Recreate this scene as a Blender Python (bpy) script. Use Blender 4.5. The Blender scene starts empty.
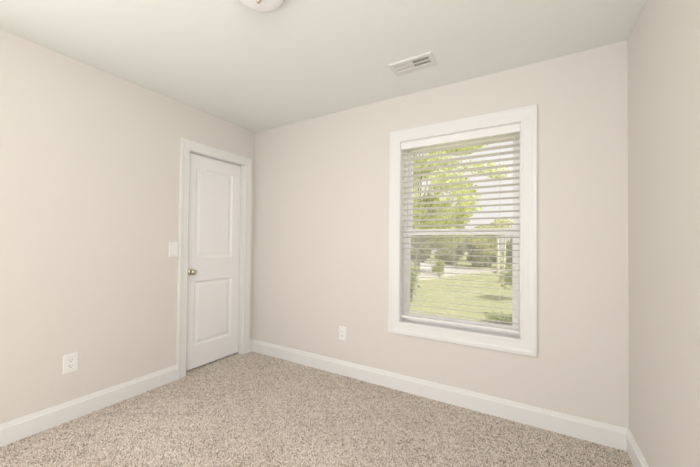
import bpy, bmesh, math, random
import numpy as np
from mathutils import Vector, Matrix, noise

S = bpy.context.scene
C = S.collection
PI = math.pi

# ------------------------------------------------------------------ camera
def look_axes(yaw, pitch, roll):
    f = Vector((math.sin(yaw) * math.cos(pitch), math.cos(yaw) * math.cos(pitch), math.sin(pitch)))
    r = Vector((math.cos(yaw), -math.sin(yaw), 0))
    u = r.cross(f)
    return (r * math.cos(roll) + u * math.sin(roll), -r * math.sin(roll) + u * math.cos(roll), f)

cd = bpy.data.cameras.new('camera')
cam = bpy.data.objects.new('camera', cd)
C.objects.link(cam)
r_, u_, f_ = look_axes(-0.5339, 0.0149, 0.0091)
cam.matrix_world = Matrix(((r_.x, u_.x, -f_.x, 2.6792), (r_.y, u_.y, -f_.y, -2.4175), (r_.z, u_.z, -f_.z, 1.206), (0, 0, 0, 1)))
cd.sensor_width = 36.0
cd.lens = 307.83 / 700 * 36
cd.shift_y = 5.033 / 700
cd.clip_start = 0.02
S.camera = cam

# ------------------------------------------------------------------ light and exposure
S.view_settings.view_transform = 'Standard'
S.view_settings.look = 'None'
S.view_settings.gamma = 1.0
S.view_settings.use_curve_mapping = False
S.view_settings.exposure = 0.0

w = bpy.data.worlds.new('world')
S.world = w
w.use_nodes = True
nt = w.node_tree
nt.nodes.clear()
sky = nt.nodes.new('ShaderNodeTexSky')
sky.sky_type = 'NISHITA'
sky.sun_disc = False
sky.sun_elevation = math.radians(52)
sky.sun_rotation = math.radians(200)
sky.air_density = 1.0
sky.dust_density = 6.0
sky.ozone_density = 1.0
bg = nt.nodes.new('ShaderNodeBackground')
bg.inputs['Strength'].default_value = 1.0
wo = nt.nodes.new('ShaderNodeOutputWorld')
# a bright, hazy white sky: the sky texture seen through a thick veil of cloud
sc_ = nt.nodes.new('ShaderNodeMix')
sc_.data_type = 'RGBA'
sc_.blend_type = 'MULTIPLY'
sc_.inputs[0].default_value = 1.0
sc_.inputs[7].default_value = (0.10, 0.10, 0.10, 1)
nt.links.new(sky.outputs[0], sc_.inputs[6])
veil = nt.nodes.new('ShaderNodeMix')
veil.data_type = 'RGBA'
veil.inputs[0].default_value = 0.86
veil.inputs[7].default_value = (1.12, 1.06, 1.04, 1)
nt.links.new(sc_.outputs[2], veil.inputs[6])
nt.links.new(veil.outputs[2], bg.inputs['Color'])
nt.links.new(bg.outputs[0], wo.inputs['Surface'])

sd = bpy.data.lights.new('sun', 'SUN')
sd.energy = 6.0
sd.angle = math.radians(1.5)
sd.color = (1.0, 0.95, 0.86)
sun = bpy.data.objects.new('sun', sd)
C.objects.link(sun)
sun.rotation_euler = Vector((-0.85, 0.30, -1.0)).to_track_quat('-Z', 'Y').to_euler()

def area(name, loc, direction, sx, sy, power, col=(1, 1, 1)):
    d = bpy.data.lights.new(name, 'AREA')
    d.shape = 'RECTANGLE'
    d.size, d.size_y, d.energy, d.color = sx, sy, power, col
    o = bpy.data.objects.new(name, d)
    C.objects.link(o)
    o.location = loc
    o.rotation_euler = Vector(direction).to_track_quat('-Z', 'Y').to_euler()
    return o

# unseen fill lights added behind the camera to brighten the room evenly
area('fill_front', (2.83, -3.55, 1.3), (0, 1, 0), 0.62, 2.0, 6.5, (1.0, 0.99, 0.99))
area('fill_right', (3.15, -3.0, 1.4), (-1, 0, 0), 1.0, 1.5, 18, (1.0, 0.99, 0.99))
area('fill_left', (0.02, -3.1, 1.05), (1, 0, 0), 0.9, 1.5, 36, (1.0, 0.99, 0.99))
area('fill_high', (2.9, -2.95, 1.95), (-0.75, 1, -0.25), 0.45, 0.6, 13.5, (1.0, 0.99, 0.99))

# ------------------------------------------------------------------ materials
def material(name, col, rough=0.6, metal=0.0, spec=0.5):
    m = bpy.data.materials.new(name)
    m.use_nodes = True
    b = m.node_tree.nodes['Principled BSDF']
    b.inputs['Base Color'].default_value = (*col, 1)
    b.inputs['Roughness'].default_value = rough
    b.inputs['Metallic'].default_value = metal
    b.inputs['Specular IOR Level'].default_value = spec
    return m

def bumpy(m, scale, strength, dist=0.001, detail=4.0):
    n = m.node_tree
    tc = n.nodes.new('ShaderNodeTexCoord')
    no = n.nodes.new('ShaderNodeTexNoise')
    no.inputs['Scale'].default_value = scale
    no.inputs['Detail'].default_value = detail
    bu = n.nodes.new('ShaderNodeBump')
    bu.inputs['Strength'].default_value = strength
    bu.inputs['Distance'].default_value = dist
    n.links.new(tc.outputs['Object'], no.inputs['Vector'])
    n.links.new(no.outputs['Fac'], bu.inputs['Height'])
    n.links.new(bu.outputs[0], n.nodes['Principled BSDF'].inputs['Normal'])
    return m

def mottled(m, c1, c2, scale, detail=3.0, lo=0.35, hi=0.65):
    n = m.node_tree
    tc = n.nodes.new('ShaderNodeTexCoord')
    no = n.nodes.new('ShaderNodeTexNoise')
    no.inputs['Scale'].default_value = scale
    no.inputs['Detail'].default_value = detail
    ra = n.nodes.new('ShaderNodeValToRGB')
    ra.color_ramp.elements[0].position = lo
    ra.color_ramp.elements[1].position = hi
    ra.color_ramp.elements[0].color = (*c1, 1)
    ra.color_ramp.elements[1].color = (*c2, 1)
    n.links.new(tc.outputs['Object'], no.inputs['Vector'])
    n.links.new(no.outputs['Fac'], ra.inputs['Fac'])
    n.links.new(ra.outputs[0], n.nodes['Principled BSDF'].inputs['Base Color'])
    return m

M = {}
M['wall'] = bumpy(material('greige_wall_paint', (0.76, 0.724, 0.682), 0.75, spec=0.25), 180, 0.12)
M['ceiling'] = bumpy(material('ceiling_paint', (0.88, 0.91, 0.88), 0.9, spec=0.1), 120, 0.15)
M['trim'] = bumpy(material('white_trim_paint', (0.84, 0.832, 0.818), 0.38, spec=0.4), 60, 0.04)
M['door'] = bumpy(material('white_door_paint', (0.94, 0.93, 0.925), 0.42, spec=0.4), 90, 0.05)
M['vinyl'] = material('white_vinyl', (0.92, 0.91, 0.90), 0.4)
M['slat'] = material('white_blind_slat', (0.92, 0.905, 0.895), 0.45)
def translucent(m, f):
    n = m.node_tree
    b = n.nodes['Principled BSDF']
    t = n.nodes.new('ShaderNodeBsdfTranslucent')
    t.inputs[0].default_value = b.inputs['Base Color'].default_value[:]
    x = n.nodes.new('ShaderNodeMixShader')
    x.inputs[0].default_value = f
    n.links.new(b.outputs[0], x.inputs[1])
    n.links.new(t.outputs[0], x.inputs[2])
    n.links.new(x.outputs[0], n.nodes['Material Output'].inputs['Surface'])
translucent(M['slat'], 0.55)
M['rail'] = material('white_blind_rail', (0.90, 0.885, 0.875), 0.45)
M['cord'] = material('white_cord', (0.82, 0.81, 0.78), 0.8)
M['plate'] = material('white_plastic', (0.89, 0.88, 0.86), 0.35)
M['slot'] = material('dark_slot', (0.05, 0.05, 0.05), 0.7)
M['nickel'] = bumpy(material('satin_nickel', (0.62, 0.57, 0.49), 0.28, metal=1.0), 400, 0.03)
M['pan'] = material('warm_satin_pan', (0.66, 0.62, 0.54), 0.5, metal=0.3)
M['opal'] = material('opal_glass', (0.95, 0.94, 0.95), 0.18)
M['vent'] = material('white_vent_enamel', (0.80, 0.79, 0.77), 0.45)
M['duct'] = material('grey_duct', (0.30, 0.29, 0.28), 0.8)
M['dark'] = material('closet_dark', (0.25, 0.24, 0.23), 0.9)
M['carpet_back'] = mottled(material('carpet_backing', (0.25, 0.2, 0.16), 1.0, spec=0.05), (0.34, 0.29, 0.24), (0.55, 0.48, 0.41), 120)
M['siding'] = material('house_siding', (0.7, 0.7, 0.68), 0.8)
M['bark'] = mottled(material('bark', (0.2, 0.15, 0.1), 0.9), (0.16, 0.13, 0.10), (0.36, 0.31, 0.25), 6)
M['pale_bark'] = mottled(material('pale_bark', (0.6, 0.58, 0.5), 0.9), (0.62, 0.60, 0.52), (0.78, 0.77, 0.70), 4)
M['grass'] = bumpy(mottled(material('lawn_grass', (0.4, 0.45, 0.15), 1.0, spec=0.05), (0.42, 0.43, 0.24), (0.49, 0.49, 0.29), 1.2, 8), 60, 0.5, 0.02)
M['road'] = mottled(material('pale_concrete', (0.5, 0.5, 0.48), 0.95), (0.58, 0.55, 0.53), (0.66, 0.63, 0.61), 3)

def carpet_material():
    m = material('carpet_yarn', (0.5, 0.42, 0.35), 0.95, spec=0.05)
    n = m.node_tree
    at = n.nodes.new('ShaderNodeAttribute')
    at.attribute_name = 'yarn'
    ra = n.nodes.new('ShaderNodeValToRGB')
    e = ra.color_ramp.elements
    e[0].position, e[0].color = 0.0, (0.27, 0.225, 0.18, 1)
    e[1].position, e[1].color = 1.0, (0.92, 0.86, 0.79, 1)
    for p, c in ((0.10, (0.40, 0.345, 0.29, 1)), (0.25, (0.62, 0.535, 0.46, 1)), (0.55, (0.73, 0.64, 0.56, 1))):
        x = e.new(p)
        x.color = c
    n.links.new(at.outputs['Fac'], ra.inputs['Fac'])
    n.links.new(ra.outputs[0], n.nodes['Principled BSDF'].inputs['Base Color'])
    return m
M['carpet'] = carpet_material()

def leaf_material(name, c1, c2):
    m = material(name, c1, 0.7, spec=0.2)
    n = m.node_tree
    b = n.nodes['Principled BSDF']
    at = n.nodes.new('ShaderNodeAttribute')
    at.attribute_name = 'tint'
    mx = n.nodes.new('ShaderNodeMix')
    mx.data_type = 'RGBA'
    mx.inputs[6].default_value = (*c1, 1)
    mx.inputs[7].default_value = (*c2, 1)
    n.links.new(at.outputs['Fac'], mx.inputs[0])
    n.links.new(mx.outputs[2], b.inputs['Base Color'])
    tr = n.nodes.new('ShaderNodeBsdfTranslucent')
    n.links.new(mx.outputs[2], tr.inputs['Color'])
    ms = n.nodes.new('ShaderNodeMixShader')
    ms.inputs[0].default_value = 0.45
    n.links.new(b.outputs[0], ms.inputs[1])
    n.links.new(tr.outputs[0], ms.inputs[2])
    n.links.new(ms.outputs[0], n.nodes['Material Output'].inputs['Surface'])
    return m
M['leaf'] = leaf_material('bright_leaf', (0.50, 0.56, 0.20), (0.80, 0.82, 0.46))
M['leaf_far'] = leaf_material('far_leaf', (0.40, 0.43, 0.24), (0.62, 0.63, 0.38))
M['leaf_shrub'] = leaf_material('shrub_leaf', (0.38, 0.44, 0.18), (0.60, 0.64, 0.34))
M['leaf_yellow'] = leaf_material('yellowish_leaf', (0.55, 0.56, 0.22), (0.74, 0.72, 0.38))

def glass_material():
    m = bpy.data.materials.new('window_glass')
    m.use_nodes = True
    n = m.node_tree
    n.nodes.clear()
    t = n.nodes.new('ShaderNodeBsdfTransparent')
    t.inputs[0].default_value = (0.97, 0.98, 0.97, 1)
    g = n.nodes.new('ShaderNodeBsdfGlossy')
    g.inputs['Roughness'].default_value = 0.02
    mx = n.nodes.new('ShaderNodeMixShader')
    mx.inputs[0].default_value = 0.05
    o = n.nodes.new('ShaderNodeOutputMaterial')
    n.links.new(t.outputs[0], mx.inputs[1])
    n.links.new(g.outputs[0], mx.inputs[2])
    n.links.new(mx.outputs[0], o.inputs['Surface'])
    return m
M['glass'] = glass_material()

def screen_material():
    m = bpy.data.materials.new('insect_mesh')
    m.use_nodes = True
    n = m.node_tree
    n.nodes.clear()
    t = n.nodes.new('ShaderNodeBsdfTransparent')
    g = n.nodes.new('ShaderNodeBsdfDiffuse')
    g.inputs[0].default_value = (0.55, 0.55, 0.53, 1)
    mx = n.nodes.new('ShaderNodeMixShader')
    mx.inputs[0].default_value = 0.22
    o = n.nodes.new('ShaderNodeOutputMaterial')
    n.links.new(t.outputs[0], mx.inputs[1])
    n.links.new(g.outputs[0], mx.inputs[2])
    n.links.new(mx.outputs[0], o.inputs['Surface'])
    return m
M['screen'] = screen_material()

# ------------------------------------------------------------------ helpers
def link(name, bm, m, parent=None, smooth=False):
    me = bpy.data.meshes.new(name)
    bmesh.ops.recalc_face_normals(bm, faces=bm.faces)
    bm.to_mesh(me)
    bm.free()
    me.materials.append(m)
    if smooth:
        for p in me.polygons:
            p.use_smooth = True
    o = bpy.data.objects.new(name, me)
    C.objects.link(o)
    if parent is not None:
        o.parent = parent
        o.matrix_parent_inverse = Matrix.Translation(parent.location).inverted()
    return o

def empty(name, loc):
    o = bpy.data.objects.new(name, None)
    o.empty_display_size = 0.05
    o.location = loc
    C.objects.link(o)
    return o

def tag(o, label=None, cat=None, group=None, kind=None):
    for k, v in (('label', label), ('category', cat), ('group', group), ('kind', kind)):
        if v:
            o[k] = v
    return o

def add_box(bm, lo, hi, bevel=0.0, seg=2):
    r = bmesh.ops.create_cube(bm, size=1.0)
    vs = r['verts']
    for v in vs:
        v.co = Vector([lo[i] + (v.co[i] + 0.5) * (hi[i] - lo[i]) for i in range(3)])
    if bevel:
        es = list({e for v in vs for e in v.link_edges})
        bmesh.ops.bevel(bm, geom=es, offset=bevel, segments=seg, affect='EDGES', profile=0.5)
    return bm

def box(lo, hi, bevel=0.0, seg=2):
    return add_box(bmesh.new(), lo, hi, bevel, seg)

def sweep(bm, path, profile, to3d, closed=True):
    """Mitred sweep of a moulding: path = inner corners, counter-clockwise; profile = (outward offset, height)."""
    n = len(path)
    rings = []
    for i in range(n):
        p = Vector(path[i])
        def nrm(a, b):
            d = (Vector(b) - Vector(a)).normalized()
            return Vector((d.y, -d.x))
        if closed or 0 < i < n - 1:
            n1 = nrm(path[i - 1], path[i])
            n2 = nrm(path[i], path[(i + 1) % n])
            m = (n1 + n2)
            m = m / max(1e-6, m.dot(n1))
        elif i == 0:
            m = nrm(path[0], path[1])
        else:
            m = nrm(path[-2], path[-1])
        rings.append([bm.verts.new(to3d(p.x + m.x * d, p.y + m.y * d, h)) for d, h in profile])
    k = len(profile)
    for i in range(n if closed else n - 1):
        a, b = rings[i], rings[(i + 1) % n]
        for j in range(k - 1):
            bm.faces.new((a[j], a[j + 1], b[j + 1], b[j]))
    if not closed:
        bm.faces.new(rings[0])
        bm.faces.new(list(reversed(rings[-1])))
    return bm

def add_lathe(bm, prof, n=48, mat=None):
    """prof = (radius, z) from one end to the other, around z."""
    rings = []
    for r, z in prof:
        if r < 1e-6:
            rings.append([bm.verts.new((0, 0, z))])
        else:
            rings.append([bm.verts.new((r * math.cos(2 * PI * i / n), r * math.sin(2 * PI * i / n), z)) for i in range(n)])
    new = [v for q in rings for v in q]
    for a, b in zip(rings, rings[1:]):
        for i in range(n):
            j = (i + 1) % n
            if len(a) == 1 and len(b) > 1:
                bm.faces.new((a[0], b[i], b[j]))
            elif len(b) == 1 and len(a) > 1:
                bm.faces.new((a[i], a[j], b[0]))
            elif len(a) > 1:
                bm.faces.new((a[i], a[j], b[j], b[i]))
    if mat is not None:
        for v in new:
            v.co = mat @ v.co
    return bm

def add_tube(bm, pts, radii, n=8):
    rings = []
    for i, p in enumerate(pts):
        p = Vector(p)
        d = (Vector(pts[min(i + 1, len(pts) - 1)]) - Vector(pts[max(i - 1, 0)])).normalized()
        a = d.cross(Vector((0.3, 1, 0.1))).normalized()
        b = d.cross(a)
        r = radii[i]
        rings.append([bm.verts.new(p + (a * math.cos(2 * PI * k / n) + b * math.sin(2 * PI * k / n)) * r) for k in range(n)])
    for a, b in zip(rings, rings[1:]):
        for k in range(n):
            bm.faces.new((a[k], a[(k + 1) % n], b[(k + 1) % n], b[k]))
    bm.faces.new(rings[0])
    bm.faces.new(list(reversed(rings[-1])))
    return bm

# ------------------------------------------------------------------ room shell
W, H, D = 3.172, 2.44, 3.65
WX0, WX1, WZ0, WZ1 = 1.735, 2.612, 0.556, 2.054      # window opening (inside the casing)
DY0, DY1, DZ = -0.768, -0.135, 2.041                 # door opening (inside the casing)
WT = 0.165

def structure(name, bm, m, label=None, smooth=False):
    o = link(name, bm, m, smooth=smooth)
    return tag(o, label, None, None, 'structure')

structure('floor', box((-0.7, -D, -0.15), (W + 0.12, WT, -0.0045)), M['carpet_back'])
structure('ceiling', box((-0.7, -D - 0.12, H), (W + 0.12, WT, H + 0.15)), M['ceiling'], 'smooth off-white ceiling')
b = bmesh.new()
add_box(b, (-0.12, -D, 0), (0, DY0 - 0.018, H))
add_box(b, (-0.12, DY1 + 0.018, 0), (0, 0.0, H))
add_box(b, (-0.12, DY0 - 0.018, DZ + 0.018), (0, DY1 + 0.018, H))
structure('wall_left', b, M['wall'], 'plain greige left wall with the white door')
b = bmesh.new()
add_box(b, (-0.12, 0, 0), (WX0 - 0.012, WT, H))
add_box(b, (WX1 + 0.012, 0, 0), (W + 0.12, WT, H))
add_box(b, (WX0 - 0.012, 0, 0), (WX1 + 0.012, WT, WZ0 - 0.012))
add_box(b, (WX0 - 0.012, 0, WZ1 + 0.012), (WX1 + 0.012, WT, H))
structure('wall_back', b, M['wall'], 'plain greige back wall with the window')
structure('wall_right', box((W, -D, 0), (W + 0.12, 0, H)), M['wall'], 'plain greige right wall')
structure('wall_front', box((-0.12, -D - 0.12, 0), (W + 0.12, -D, H)), M['wall'])
b = bmesh.new()                                        # the closet behind the door
add_box(b, (-0.70, -1.0, 0), (-0.66, WT, H))
add_box(b, (-0.66, -1.0, 0), (-0.12, -0.95, H))
add_box(b, (-0.66, 0.0, 0), (-0.12, WT, H))
structure('wall_closet', b, M['dark'])

# baseboards: profile (distance from the wall, height)
BB = [(0.0, -0.0045), (0.0155, -0.0045), (0.0155, 0.097), (0.0145, 0.1005), (0.0115, 0.1025), (0.0105, 0.107), (0.0095, 0.115), (0.0075, 0.121), (0.0065, 0.127), (0.0, 0.1275)]
def straight(bm, p0, p1, out, prof):
    a = [bm.verts.new(Vector(p0) + Vector(out) * d + Vector((0, 0, h))) for d, h in prof]
    c = [bm.verts.new(Vector(p1) + Vector(out) * d + Vector((0, 0, h))) for d, h in prof]
    k = len(prof)
    for j in range(k):
        bm.faces.new((a[j], a[(j + 1) % k], c[(j + 1) % k], c[j]))
    bm.faces.new(a)
    bm.faces.new(list(reversed(c)))
    return bm
CW = 0.085                                            # casing width at the door
structure('baseboard_left', straight(bmesh.new(), (0, -D, 0), (0, DY0 - CW, 0), (1, 0, 0), BB), M['trim'], 'white baseboard along the left wall')
structure('baseboard_corner', straight(bmesh.new(), (0, DY1 + CW, 0), (0, 0, 0), (1, 0, 0), BB), M['trim'])
structure('baseboard_back', straight(bmesh.new(), (0, 0, 0), (W, 0, 0), (0, -1, 0), BB), M['trim'], 'white baseboard along the back wall')
structure('baseboard_right', straight(bmesh.new(), (W, 0, 0), (W, -D, 0), (-1, 0, 0), BB), M['trim'], 'white baseboard along the right wall')

# ------------------------------------------------------------------ door
door = tag(empty('door_1', (0, (DY0 + DY1) / 2, 0)), 'white two panel door with satin nickel knob', None, None, 'structure')
CAS = [(0.0, 0.0), (0.0, 0.0085), (0.002, 0.0105), (0.008, 0.0115), (0.012, 0.0105), (0.016, 0.0105), (0.05, 0.0135), (0.058, 0.016), (0.064, 0.0175), (0.080, 0.0175), (0.084, 0.0165), (CW, 0.014), (CW, 0.0)]
# path in (y, z), so the outward side must be away from the opening
b = bmesh.new()
sweep(b, [(DY1, 0.0), (DY1, DZ), (DY0, DZ), (DY0, 0.0)], CAS, lambda u, v, h: (h, u, v), closed=False)
link('door_casing', b, M['trim'], door)
b = bmesh.new()
add_box(b, (-0.12, DY0 - 0.018, 0), (0.0, DY0 + 0.004, DZ - 0.004))
add_box(b, (-0.12, DY1 - 0.007, 0), (0.0, DY1 + 0.018, DZ - 0.004))
add_box(b, (-0.12, DY0 - 0.018, DZ - 0.004), (0.0, DY1 + 0.018, DZ + 0.018))
link('door_jamb', b, M['trim'], door)
b = bmesh.new()                                        # stop strips
add_box(b, (-0.115, DY0 + 0.004, 0.02), (-0.088, DY0 + 0.014, DZ - 0.004))
add_box(b, (-0.115, DY1 - 0.014, 0.02), (-0.088, DY1 - 0.004, DZ - 0.004))
link('door_stop', b, M['trim'], door)

SX = -0.06                                             # front plane of the slab
sy0, sy1, sz0, sz1 = DY0 + 0.008, DY1 - 0.010, 0.016, DZ - 0.008
PY0, PY1 = sy0 + 0.100, sy1 - 0.098
panels = [(PY0, PY1, 0.225, 0.832), (PY0, PY1, 1.047, 1.912)]
b = bmesh.new()
ys = [sy0, PY0, PY1, sy1]
zs = [sz0, panels[0][2], panels[0][3], panels[1][2], panels[1][3], sz1]
g = [[b.verts.new((SX, y, z)) for z in zs] for y in ys]
for i in range(3):
    for j in range(5):
        if i == 1 and j in (1, 3):
            continue
        b.faces.new((g[i][j], g[i + 1][j], g[i + 1][j + 1], g[i][j + 1]))
gb = [b.verts.new((SX - 0.035, y, z)) for y, z in ((sy0, sz0), (sy1, sz0), (sy1, sz1), (sy0, sz1))]
b.faces.new(gb)
b.faces.new([g[i][0] for i in range(4)] + [gb[1], gb[0]])
b.faces.new([g[i][5] for i in range(4)] + [gb[2], gb[3]])
b.faces.new([g[0][j] for j in range(6)] + [gb[3], gb[0]])
b.faces.new([g[3][j] for j in range(6)] + [gb[2], gb[1]])
link('door_slab', b, M['door'], door)
for (a0, a1, z0, z1) in panels:
    b = bmesh.new()
    rings = []
    for off, dep in ((0, 0), (0.004, -0.003), (0.012, -0.009), (0.022, -0.0105), (0.030, -0.010), (0.050, -0.004), (0.056, -0.0035)):
        rings.append([b.verts.new((SX + dep, y, z)) for y, z in ((a0 + off, z0 + off), (a1 - off, z0 + off), (a1 - off, z1 - off), (a0 + off, z1 - off))])
    for p, q in zip(rings, rings[1:]):
        for k in range(4):
            b.faces.new((p[k], p[(k + 1) % 4], q[(k + 1) % 4], q[k]))
    b.faces.new(rings[-1])
    link('door_panel', b, M['door'], door)
# knob: lathe along +x
KY, KZ = -0.700, 0.925
mk = Matrix.Translation((SX, KY, KZ)) @ Matrix.Rotation(PI / 2, 4, 'Y')
b = add_lathe(bmesh.new(), [(0, 0.0), (0.033, 0.0), (0.033, 0.004), (0.030, 0.008), (0.018, 0.011), (0.013, 0.015), (0.0125, 0.030), (0.016, 0.035), (0.024, 0.040), (0.0275, 0.048), (0.0275, 0.056), (0.024, 0.064), (0.016, 0.069), (0.0, 0.071)], 40, mk)
knob = link('door_knob', b, M['nickel'], door, smooth=True)
tag(knob, 'satin nickel door knob')

# ------------------------------------------------------------------ window
win = tag(empty('window_1', ((WX0 + WX1) / 2, 0, WZ0)), 'white framed single hung window with a lowered blind', None, None, 'structure')
WC = 0.0965
CASW = [(0.0, 0.0), (0.0, 0.0085), (0.002, 0.0105), (0.008, 0.0115), (0.012, 0.0105), (0.018, 0.0105), (0.058, 0.0135), (0.066, 0.016), (0.072, 0.0175), (0.091, 0.0175), (0.095, 0.0165), (WC, 0.014), (WC, 0.0)]
b = bmesh.new()
sweep(b, [(WX0, WZ0), (WX1, WZ0), (WX1, WZ1), (WX0, WZ1)], CASW, lambda u, v, h: (u, -h, v))
link('window_casing', b, M['trim'], win)
b = bmesh.new()                                        # jamb liner
j = 0.012
add_box(b, (WX0 - j, 0, WZ0 - j), (WX0 + 0.004, WT - 0.005, WZ1 + j))
add_box(b, (WX1 - 0.004, 0, WZ0 - j), (WX1 + j, WT - 0.005, WZ1 + j))
add_box(b, (WX0 + 0.004, 0, WZ0 - j), (WX1 - 0.004, WT - 0.005, WZ0 + 0.004))
add_box(b, (WX0 + 0.004, 0, WZ1 - 0.004), (WX1 - 0.004, WT - 0.005, WZ1 + j))
link('window_jamb', b, M['trim'], win)
def ring_frame(x0, x1, z0, z1, y0, y1, sl, sr, st, sb, bev=0.002):
    b = bmesh.new()
    add_box(b, (x0, y0, z0), (x0 + sl, y1, z1), bev)
    add_box(b, (x1 - sr, y0, z0), (x1, y1, z1), bev)
    add_box(b, (x0 + sl - 0.002, y0, z1 - st), (x1 - sr + 0.002, y1, z1), bev)
    add_box(b, (x0 + sl - 0.002, y0, z0), (x1 - sr + 0.002, y1, z0 + sb), bev)
    return b
link('window_frame', ring_frame(WX0 + 0.004, WX1 - 0.004, WZ0 + 0.004, WZ1 - 0.004, 0.080, 0.158, 0.014, 0.014, 0.014, 0.02), M['vinyl'], win)
up = link('upper_sash', ring_frame(WX0 + 0.018, WX1 - 0.018, 1.280, WZ1 - 0.018, 0.122, 0.148, 0.040, 0.036, 0.035, 0.045), M['vinyl'], win)
lo = link('lower_sash', ring_frame(WX0 + 0.018, WX1 - 0.018, WZ0 + 0.024, 1.327, 0.086, 0.118, 0.032, 0.036, 0.049, 0.04), M['vinyl'], win)
link('pane', box((WX0 + 0.056, 0.132, 1.32), (WX1 - 0.052, 0.137, WZ1 - 0.05)), M['glass'], up)
link('pane', box((WX0 + 0.048, 0.100, WZ0 + 0.06), (WX1 - 0.052, 0.105, 1.28)), M['glass'], lo)
b = box(((WX0 + WX1) / 2 - 0.03, 0.074, 1.327 - 0.012), ((WX0 + WX1) / 2 + 0.03, 0.09, 1.327), 0.003)
link('sash_lock', b, M['vinyl'], lo)
scr = bmesh.new()
add_box(scr, (WX0 + 0.030, 0.1515, WZ0 + 0.03), (WX1 - 0.030, 0.1520, 1.30))
link('insect_screen', scr, M['screen'], win)

# ------------------------------------------------------------------ blind
bx0, bx1 = WX0 + 0.009, WX1 - 0.009
blind = tag(empty('window_blind', ((bx0 + bx1) / 2, 0.03, 1.99)), 'white horizontal slat blind lowered inside the window casing', 'blind')
link('valance', box((WX0 + 0.0045, 0.0, 1.990), (WX1 - 0.0045, 0.012, 2.0485), 0.002), M['rail'], blind)
link('headrail', box((bx0, 0.014, 2.003), (bx1, 0.066, 2.046), 0.002), M['rail'], blind)
TILT = math.radians(9)
NS, PITCH, ZT = 29, 0.0463, 1.951
YC = 0.032
b = bmesh.new()
for k in range(NS):
    zc = ZT - k * PITCH
    rows = []
    for i in range(7):
        s = (i / 6 - 0.5)                                # across the slat, front to back
        yy = s * 0.05
        zz = -abs(s) ** 2 * 0.006                         # slight crown
        y2 = YC + yy * math.cos(TILT) + zz * math.sin(TILT)
        z2 = zc + 0.003 - yy * math.sin(TILT) + zz * math.cos(TILT)
        rows.append((y2, z2))
    vt = [[b.verts.new((x, y, z + 0.0014)) for y, z in rows] for x in (bx0, bx1)]
    vb = [[b.verts.new((x, y, z - 0.0014)) for y, z in rows] for x in (bx0, bx1)]
    for i in range(6):
        b.faces.new((vt[0][i], vt[1][i], vt[1][i + 1], vt[0][i + 1]))
        b.faces.new((vb[0][i], vb[0][i + 1], vb[1][i + 1], vb[1][i]))
        for s in (0, 1):
            b.faces.new((vt[s][i], vt[s][i + 1], vb[s][i + 1], vb[s][i]))
    b.faces.new((vt[0][0], vt[1][0], vb[1][0], vb[0][0]))
    b.faces.new((vt[0][6], vt[1][6], vb[1][6], vb[0][6]))
link('slats', b, M['slat'], blind)
zr = ZT - NS * PITCH - 0.006
link('bottom_rail', box((bx0, 0.008, zr - 0.009), (bx1, 0.058, zr + 0.010), 0.003), M['rail'], blind)
for cx in (1.875, 2.165, 2.480):
    b = bmesh.new()
    for yy in (YC - 0.0262, YC + 0.0262):
        add_tube(b, [(cx, yy, 2.003), (cx, yy, 1.3), (cx, yy, zr)], [0.0009] * 3, 6)
    for k in range(NS):
        z = ZT - k * PITCH
        add_tube(b, [(cx, YC - 0.026, z + 0.003), (cx, YC + 0.026, z - 0.005)], [0.0005] * 2, 4)
    link('ladder_cord', b, M['cord'], blind)

# ------------------------------------------------------------------ wall plates
def wall_frame(loc, face):
    """local x to the right as seen, y up, z out of the wall."""
    if face == 'left':
        return Matrix(((0, 0, 1, loc[0]), (1, 0, 0, loc[1]), (0, 1, 0, loc[2]), (0, 0, 0, 1)))
    return Matrix(((1, 0, 0, loc[0]), (0, 0, -1, loc[1]), (0, 1, 0, loc[2]), (0, 0, 0, 1)))

def put(bm, m):
    for v in bm.verts:
        v.co = m @ v.co
    return bm

def plate_mesh(wd, ht):
    b = bmesh.new()
    rings = []
    for off, z in ((0, 0), (0, 0.003), (0.0015, 0.005), (0.006, 0.0062)):
        x, y = wd / 2 - off, ht / 2 - off
        rings.append([b.verts.new(p) for p in ((-x, -y, z), (x, -y, z), (x, y, z), (-x, y, z))])
    for p, q in zip(rings, rings[1:]):
        for k in range(4):
            b.faces.new((p[k], p[(k + 1) % 4], q[(k + 1) % 4], q[k]))
    b.faces.new(rings[-1])
    b.faces.new(list(reversed(rings[0])))
    return b

def outlet(loc, face, label):
    root = tag(empty('wall_outlet', loc), label, 'outlet', 'wall outlets near the floor')
    m = wall_frame(loc, face)
    link('cover_plate', put(plate_mesh(0.079, 0.124), m), M['plate'], root)
    link('screw', put(add_lathe(bmesh.new(), [(0, 0.0082), (0.002, 0.008), (0.0034, 0.0072), (0.0034, 0.006)], 12), m), M['plate'], root)
    for s in (-1, 1):
        b = bmesh.new()
        n = 28
        top, bot = [], []
        for i in range(n):
            a = 2 * PI * i / n
            x = 0.0172 * math.cos(a)
            y = max(-0.0142, min(0.0142, 0.0172 * math.sin(a)))
            top.append(b.verts.new((x, s * 0.0197 + y, 0.0088)))
            bot.append(b.verts.new((x, s * 0.0197 + y, 0.004)))
        b.faces.new(top)
        b.faces.new(list(reversed(bot)))
        for i in range(n):
            b.faces.new((top[i], top[(i + 1) % n], bot[(i + 1) % n], bot[i]))
        rc = link('receptacle', put(b, m), M['plate'], root)
        b = bmesh.new()
        for x, h in ((-0.0064, 0.0085), (0.0064, 0.0068)):
            add_box(b, (x - 0.0012, s * 0.0197 + 0.0035 - h / 2, 0.0086), (x + 0.0012, s * 0.0197 + 0.0035 + h / 2, 0.0091))
        add_lathe(b, [(0, 0.0091), (0.0026, 0.0091), (0.0026, 0.0086)], 12, Matrix.Translation((0, s * 0.0197 - 0.0075, 0)))
        sl = link('contact_slots', put(b, m), M['slot'], rc)
        tag(sl, 'dark contact slots')
    return root
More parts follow.
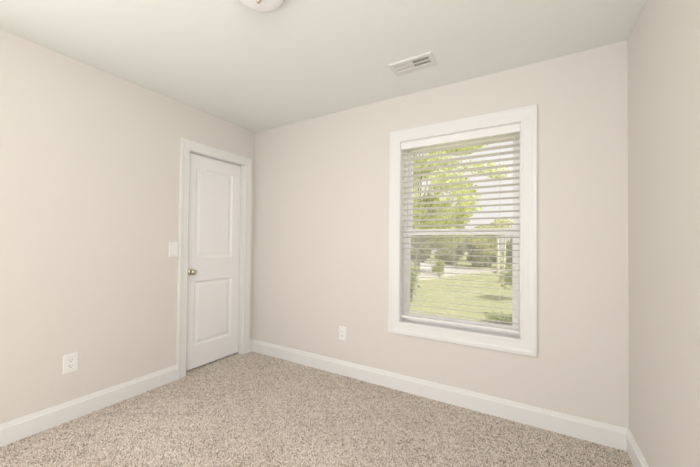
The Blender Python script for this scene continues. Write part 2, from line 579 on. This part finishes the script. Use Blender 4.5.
outlet((0.0, -1.575, 0.380), 'left', 'white duplex outlet low on the left wall, above its baseboard')
outlet((1.181, 0.0, 0.375), 'back', 'white duplex outlet low on the back wall, left of the window')

loc = (0.0, -0.8955, 1.137)
sw = tag(empty('light_switch', loc), 'white light switch plate on the left wall touching the door casing', 'switch')
m = wall_frame(loc, 'left')
link('cover_plate', put(plate_mesh(0.080, 0.130), m), M['plate'], sw)
b = box((-0.0165, -0.033, 0.004), (0.0165, 0.033, 0.0080), 0.001)
rk = link('rocker', put(b, m), M['plate'], sw)
for s in (-1, 1):
    link('screw', put(add_lathe(bmesh.new(), [(0, 0.0075), (0.002, 0.0073), (0.003, 0.0066), (0.003, 0.0055)], 12, Matrix.Translation((0, s * 0.048, 0))), m), M['plate'], sw)

# ------------------------------------------------------------------ ceiling vent
vx0, vx1, vy0, vy1 = 1.826, 2.122, -0.475, -0.308
vent = tag(empty('ceiling_vent', ((vx0 + vx1) / 2, (vy0 + vy1) / 2, H)), 'white two-bank vent register on the ceiling above the window', 'vent')
fx0, fx1, fy0, fy1 = vx0 + 0.030, vx1 - 0.030, vy0 + 0.030, vy1 - 0.060
b = bmesh.new()
sweep(b, [(fx0, fy0), (fx1, fy0), (fx1, fy1), (fx0, fy1)], [(0.0, 0.0), (0.0, 0.007), (0.003, 0.0085), (0.024, 0.0085), (0.030, 0.004), (0.030, 0.0)], lambda u, v, h: (u, v, H - h))
# the flange is wider on the side of the back wall
add_box(b, (vx0, fy1 + 0.024, H - 0.0045), (vx1, vy1, H), 0.0015)
link('flange', b, M['vent'], vent)
mid = (fx0 + fx1) / 2
link('divider', box((mid - 0.006, fy0 - 0.002, H - 0.0085), (mid + 0.006, fy1 + 0.002, H - 0.001)), M['vent'], vent)
link('duct_opening', box((fx0 - 0.002, fy0 - 0.002, H - 0.0012), (fx1 + 0.002, fy1 + 0.002, H - 0.0004)), M['duct'], vent)
for s, (a0, a1) in ((-1, (fx0, mid - 0.006)), (1, (mid + 0.006, fx1))):
    b = bmesh.new()
    n = 12
    for i in range(n):
        x = a0 + (i + 0.5) * (a1 - a0) / n
        ang = math.radians(-40 if s > 0 else 66)
        hw = 0.0052 if s > 0 else 0.0048
        dx, dz = hw * math.sin(ang), hw * math.cos(ang) * 0.6
        zc = H - 0.0048
        t = 0.0006
        q = []
        for y in (fy0, fy1):
            q.append([b.verts.new((x - dx - t, y, zc - dz)), b.verts.new((x - dx + t, y, zc - dz)), b.verts.new((x + dx + t, y, zc + dz)), b.verts.new((x + dx - t, y, zc + dz))])
        for k in range(4):
            b.faces.new((q[0][k], q[0][(k + 1) % 4], q[1][(k + 1) % 4], q[1][k]))
        b.faces.new(q[0])
        b.faces.new(list(reversed(q[1])))
    add_box(b, (a0, (fy0 + fy1) / 2 - 0.004, H - 0.0088), (a1, (fy0 + fy1) / 2 + 0.004, H - 0.006))
    link('louver_bank', b, M['vent'], vent)

# ------------------------------------------------------------------ ceiling light
LX, LY = 1.552, -1.392
lamp = tag(empty('ceiling_light', (LX, LY, H)), 'round flush ceiling light with white glass dish and small finial', 'ceiling light')
T = Matrix.Translation((LX, LY, 0))
link('base_pan', add_lathe(bmesh.new(), [(0, H), (0.136, H), (0.138, H - 0.003), (0.134, H - 0.012), (0.122, H - 0.020), (0.0, H - 0.020)], 64, T), M['pan'], lamp, smooth=False)
dome = [(0.114, H - 0.018), (0.118, H - 0.028), (0.119, H - 0.036), (0.117, H - 0.043)]
for i in range(1, 11):
    a = i / 10 * PI / 2
    dome.append((0.117 * math.cos(a), H - 0.043 - 0.026 * math.sin(a)))
dome[-1] = (0.0, H - 0.069)
link('glass_dish', add_lathe(bmesh.new(), dome, 64, T), M['opal'], lamp, smooth=True)
link('finial', add_lathe(bmesh.new(), [(0, H - 0.066), (0.013, H - 0.067), (0.014, H - 0.070), (0.009, H - 0.073), (0.011, H - 0.079), (0.010, H - 0.085), (0.006, H - 0.089), (0.0, H - 0.090)], 24, T), M['nickel'], lamp, smooth=True)

# ------------------------------------------------------------------ carpet pile
rng = np.random.default_rng(7)
def pile():
    sp = 0.0063
    xs = np.arange(0.012, W - 0.010, sp)
    ys = np.arange(-2.45, -0.012, sp * 0.866)
    gx, gy = np.meshgrid(xs, ys)
    gx = gx + ((np.arange(len(ys)) % 2) * sp / 2)[:, None]
    px, py = gx.ravel(), gy.ravel()
    # under the door, up to the slab
    ex = np.arange(-0.11, 0.016, sp)
    ey = np.arange(DY0 + 0.008, DY1 - 0.006, sp * 0.866)
    hx, hy = np.meshgrid(ex, ey)
    px, py = np.concatenate([px, hx.ravel()]), np.concatenate([py, hy.ravel()])
    n = len(px)
    px = px + rng.uniform(-1, 1, n) * sp * 0.42
    py = py + rng.uniform(-1, 1, n) * sp * 0.42
    inside = (px > -0.115) & (px < W - 0.014) & (py < -0.014)
    px, py = px[inside], py[inside]
    n = len(px)
    # the lean of the pile drifts slowly over the floor
    ph = np.sin(px * 3.1 + 1.3 * np.sin(py * 2.3)) + np.sin(py * 4.3 + px * 1.7)
    ang = ph * 1.5 + rng.normal(0, 0.7, n)
    lean = rng.uniform(0.001, 0.0062, n)
    hgt = rng.uniform(0.0055, 0.0095, n)
    rad = rng.uniform(0.0029, 0.0045, n)
    tip = np.stack([px + np.cos(ang) * lean, py + np.sin(ang) * lean, hgt], 1)
    k = 5
    rot = rng.uniform(0, 2 * PI, n)
    base = np.zeros((n, k, 3)); mid = np.zeros((n, k, 3))
    for i in range(k):
        a = rot + 2 * PI * i / k
        base[:, i] = np.stack([px + np.cos(a) * rad * 0.8, py + np.sin(a) * rad * 0.8, np.full(n, -0.001)], 1)
        mid[:, i] = np.stack([(px + tip[:, 0]) / 2 + np.cos(a) * rad * 0.78, (py + tip[:, 1]) / 2 + np.sin(a) * rad * 0.78, hgt * rng.uniform(0.55, 0.8, n)], 1)
    vs = np.concatenate([base, mid, tip[:, None, :]], 1).reshape(-1, 3)
    off = (np.arange(n) * (2 * k + 1))[:, None]
    tri, quad = [], []
    for i in range(k):
        j = (i + 1) % k
        quad.append(np.concatenate([off + i, off + j, off + k + j, off + k + i], 1))
        tri.append(np.concatenate([off + k + i, off + k + j, off + 2 * k], 1))
    quad = np.concatenate(quad); tri = np.concatenate(tri)
    me = bpy.data.meshes.new('carpet_pile')
    me.vertices.add(len(vs)); me.vertices.foreach_set('co', vs.astype(np.float32).ravel())
    loops = np.concatenate([quad.ravel(), tri.ravel()]).astype(np.int32)
    me.loops.add(len(loops)); me.loops.foreach_set('vertex_index', loops)
    nf = len(quad) + len(tri)
    me.polygons.add(nf)
    start = np.concatenate([np.arange(len(quad)) * 4, len(quad) * 4 + np.arange(len(tri)) * 3]).astype(np.int32)
    me.polygons.foreach_set('loop_start', start)
    me.polygons.foreach_set('use_smooth', np.ones(nf, bool))
    me.update(calc_edges=True)
    me.validate()
    # yarn colour of each tuft: random, a little clustered
    pile_shade = np.sin(px * 9 + 2 * np.sin(py * 7)) * np.sin(py * 11 + 1.7 * np.sin(px * 6))  # broad light and shade of brushed pile, painted into the yarn colour
    cl = 0.35 * pile_shade + np.sin(px * 210 + 3 * np.sin(py * 130)) * np.sin(py * 190 + 2 * np.sin(px * 170))
    val = np.clip(rng.uniform(0, 1, n) + 0.12 * cl, 0, 1)
    at = me.attributes.new('yarn', 'FLOAT', 'POINT')
    at.data.foreach_set('value', np.repeat(val, 2 * k + 1).astype(np.float32))
    me.materials.append(M['carpet'])
    o = bpy.data.objects.new('carpet_pile', me)
    C.objects.link(o)
    o.location.z = -0.0055
    tag(o, 'speckled beige and brown carpet covering the whole floor', 'carpet', None, 'stuff')
pile()

# ------------------------------------------------------------------ outdoors
GZ = -0.5
b = bmesh.new()
n = 40
gr = [[b.verts.new((-30 + 60 * i / n, WT + 0.02 + 60 * (j / n) ** 1.6, GZ + 0.06 * noise.noise((i * 0.35, j * 0.3, 0)) * min(1, j / 8))) for j in range(n + 1)] for i in range(n + 1)]
for i in range(n):
    for j in range(n):
        b.faces.new((gr[i][j], gr[i + 1][j], gr[i + 1][j + 1], gr[i][j + 1]))
tag(link('lawn', b, M['grass'], smooth=True), 'sunlit yellow-green lawn outside the window', 'lawn', None, 'structure')
b = bmesh.new()
near = [(-9.0, 7.6), (-3.6, 9.2), (-2.1, 11.2), (-1.58, 12.45), (-0.92, 14.9), (0.05, 17.1), (3.0, 19.0), (9.0, 20.5)]
far = [(-22.0, 29.0), (-9.5, 25.0), (-6.5, 23.2), (-4.3, 21.7), (-1.95, 19.9), (0.1, 18.4), (3.0, 20.4), (9.0, 22.0)]
rd = [[b.verts.new((x, y, z)) for x, y, z in ((n_[0], n_[1], GZ + 0.13), (f_[0], f_[1], GZ + 0.15), (n_[0], n_[1], GZ - 0.3), (f_[0], f_[1], GZ - 0.3))] for n_, f_ in zip(near, far)]
for p, q in zip(rd, rd[1:]):
    b.faces.new((p[0], q[0], q[1], p[1]))
    b.faces.new((p[0], p[2], q[2], q[0]))
    b.faces.new((p[1], q[1], q[3], p[3]))
tag(link('driveway', b, M['road']), 'pale sunlit driveway beyond the lawn', 'driveway', None, 'structure')

def leaves(name, blobs, count, size, m, parent, seed, shell=0.55):
    """Leaf blades scattered through the ellipsoid clumps of a crown."""
    r = np.random.default_rng(seed)
    vol = np.array([bl[3] * bl[4] * bl[5] for bl in blobs]) ** 0.75
    pick = r.choice(len(blobs), count, p=vol / vol.sum())
    d = r.normal(size=(count, 3)); d /= np.linalg.norm(d, axis=1)[:, None]
    rr = shell + (1 - shell) * r.uniform(0, 1, count) ** 0.7
    bl = np.array(blobs)[pick]
    c = bl[:, :3] + d * rr[:, None] * bl[:, 3:6]
    a = r.normal(size=(count, 3)); a /= np.linalg.norm(a, axis=1)[:, None]
    t = r.normal(size=(count, 3)); e = np.cross(a, t); e /= np.linalg.norm(e, axis=1)[:, None]
    s = (size * r.uniform(0.6, 1.4, count))[:, None]
    up_ = np.cross(a, e)
    vs = np.stack([c - a * s, c + e * s * 0.45 + up_ * s * 0.12, c + a * s, c - e * s * 0.45 + up_ * s * 0.12], 1).reshape(-1, 3)
    me = bpy.data.meshes.new(name)
    me.vertices.add(len(vs)); me.vertices.foreach_set('co', vs.astype(np.float32).ravel())
    me.loops.add(len(vs)); me.loops.foreach_set('vertex_index', np.arange(len(vs), dtype=np.int32))
    me.polygons.add(count); me.polygons.foreach_set('loop_start', (np.arange(count) * 4).astype(np.int32))
    me.update(calc_edges=True); me.validate()
    at = me.attributes.new('tint', 'FLOAT', 'POINT')
    at.data.foreach_set('value', np.repeat(r.uniform(0, 1, count), 4).astype(np.float32))
    me.materials.append(m)
    o = bpy.data.objects.new(name, me)
    C.objects.link(o)
    o.parent = parent
    o.matrix_parent_inverse = Matrix.Translation(parent.location).inverted()
    return o

def tree(name, x, y, trunk_h, trunk_r, blobs, count, size, m, bark, label, cat, group, seed, shell=0.5):
    root = tag(empty(name, (x, y, GZ)), label, cat, group)
    rnd = random.Random(seed)
    b = bmesh.new()
    add_tube(b, [(x, y, GZ - 0.1), (x + 0.03, y, GZ + trunk_h * 0.5), (x, y + 0.05, GZ + trunk_h)], [trunk_r * 1.25, trunk_r, trunk_r * 0.7], 10)
    for bl in blobs[::6]:
        e = Vector(bl[:3])
        s = Vector((x, y + 0.03, GZ + trunk_h * rnd.uniform(0.7, 0.98)))
        add_tube(b, [s, (s + e) / 2 + Vector((0, 0, 0.1)), e], [trunk_r * 0.4, trunk_r * 0.22, trunk_r * 0.08], 6)
    link('trunk', b, bark, root)
    leaves('crown', blobs, count, size, m, root, seed, shell)
    return root

rnd = random.Random(3)
# the big tree filling the left of the upper sash
bl = []
for i in range(96):
    a, e, q = rnd.uniform(0, 2 * PI), rnd.uniform(-1, 1), rnd.uniform(0.25, 1)
    w_ = math.sqrt(max(0.12, 1 - e * e))
    bl.append((-1.7 + 3.0 * q * math.cos(a) * w_, 13.5 + 2.4 * q * math.sin(a) * w_, 4.5 + 3.2 * e, 0.62, 0.62, 0.36))
tree('shade_tree', -2.6, 13.5, 2.2, 0.14, bl, 20000, 0.085, M['leaf'], M['bark'], 'large light green leafy tree filling the upper left of the window view', 'tree', None, 5, 0.3)
# the row beyond the driveway, foliage down to the ground
spots = [(-12.0, 29.2, 3.1, 1.35), (-9.2, 27.6, 3.0, 1.35), (-6.4, 26.0, 2.9, 1.35), (-3.6, 24.4, 2.8, 1.35), (-0.8, 22.6, 2.5, 1.3), (2.0, 22.6, 2.3, 1.3), (4.8, 24.0, 2.4, 1.3),
         (-11.2, 34.6, 4.4, 1.6), (-7.9, 34.0, 4.2, 1.6), (-4.6, 33.0, 4.2, 1.6), (-1.3, 31.0, 3.7, 1.6), (2.0, 30.4, 3.2, 1.6), (5.3, 31.6, 3.3, 1.6)]
for i, (x, y, h, r) in enumerate(spots):
    bl = []
    for k in range(16):
        a = rnd.uniform(0, 2 * PI)
        q = rnd.uniform(0.15, 0.62)
        bl.append((x + r * q * math.cos(a), y + r * q * math.sin(a), GZ + h * (0.08 + 0.76 * (k + rnd.random()) / 16), r * 0.37, r * 0.37, h * 0.17))
    front = i < 7
    tree('bushy_tree', x, y, h * 0.4, 0.08, bl, 3600, 0.13, M['leaf_far'], M['bark'], 'bushy muted green tree in the front row beyond the driveway' if front else 'bushy muted green tree in the back row beyond the driveway', 'tree', 'front row of trees beyond the driveway' if front else 'back row of trees beyond the driveway', 20 + i, 0.4)
# slender pale-stemmed tree at the right of the lawn
x, y = 1.0, 17.5
root = tag(empty('slender_tree', (x, y, GZ)), 'slender tree with two pale stems and yellowish leaves by the driveway', 'tree')
for k, (x0, x1, rr) in enumerate(((x - 0.04, x - 0.10, 0.085), (x + 0.26, x + 0.34, 0.06))):
    link('stem', add_tube(bmesh.new(), [(x0, y, GZ - 0.1), ((x0 + x1) / 2 + 0.03, y, GZ + 1.5), (x1, y, GZ + 3.0)], [rr, rr * 0.9, rr * 0.7], 10), M['pale_bark'], root)
leaves('crown', [(x - 0.9, y + 0.2, 1.35, 0.75, 0.7, 0.35), (x - 0.4, y, 0.85, 0.45, 0.5, 0.25), (x + 0.2, y, 2.4, 0.6, 0.6, 0.35), (x - 0.5, y + 0.3, 2.1, 0.7, 0.5, 0.35)], 900, 0.09, M['leaf_yellow'], root, 41)

def shrub(name, x, y, h, r, count, size, m, label, seed, n=7):
    root = tag(empty(name, (x, y, GZ)), label, 'shrub')
    q = random.Random(seed)
    bl, b = [], bmesh.new()
    for i in range(n):
        a, d = q.uniform(0, 2 * PI), q.uniform(0.1, 0.6) * r
        c = (x + d * math.cos(a), y + d * math.sin(a), GZ + h * q.uniform(0.3, 0.8))
        bl.append((*c, r * 0.5, r * 0.5, h * 0.24))
        add_tube(b, [(x, y, GZ - 0.05), ((x + c[0]) / 2, (y + c[1]) / 2, GZ + h * 0.35), c], [0.015, 0.011, 0.006], 6)
    link('stems', b, M['bark'], root)
    leaves('foliage', bl, count, size, m, root, seed, 0.3)
shrub('leafy_shrub', -0.36, 6.3, 1.2, 0.34, 420, 0.055, M['leaf_shrub'], 'leafy green shrub at the left edge of the lawn view', 51)
shrub('round_bush', -1.35, 13.3, 0.9, 0.42, 900, 0.06, M['leaf_yellow'], 'small round bush at the far edge of the lawn beside the driveway', 52)
shrub('garden_shrub', 2.30, 8.2, 1.25, 0.6, 800, 0.06, M['leaf_shrub'], 'green shrub at the right edge of the lawn view', 53)
shrub('low_plant', 2.2, 5.0, 0.28, 0.42, 420, 0.05, M['leaf_shrub'], 'low dark green plant at the lower right corner of the lawn view', 54)
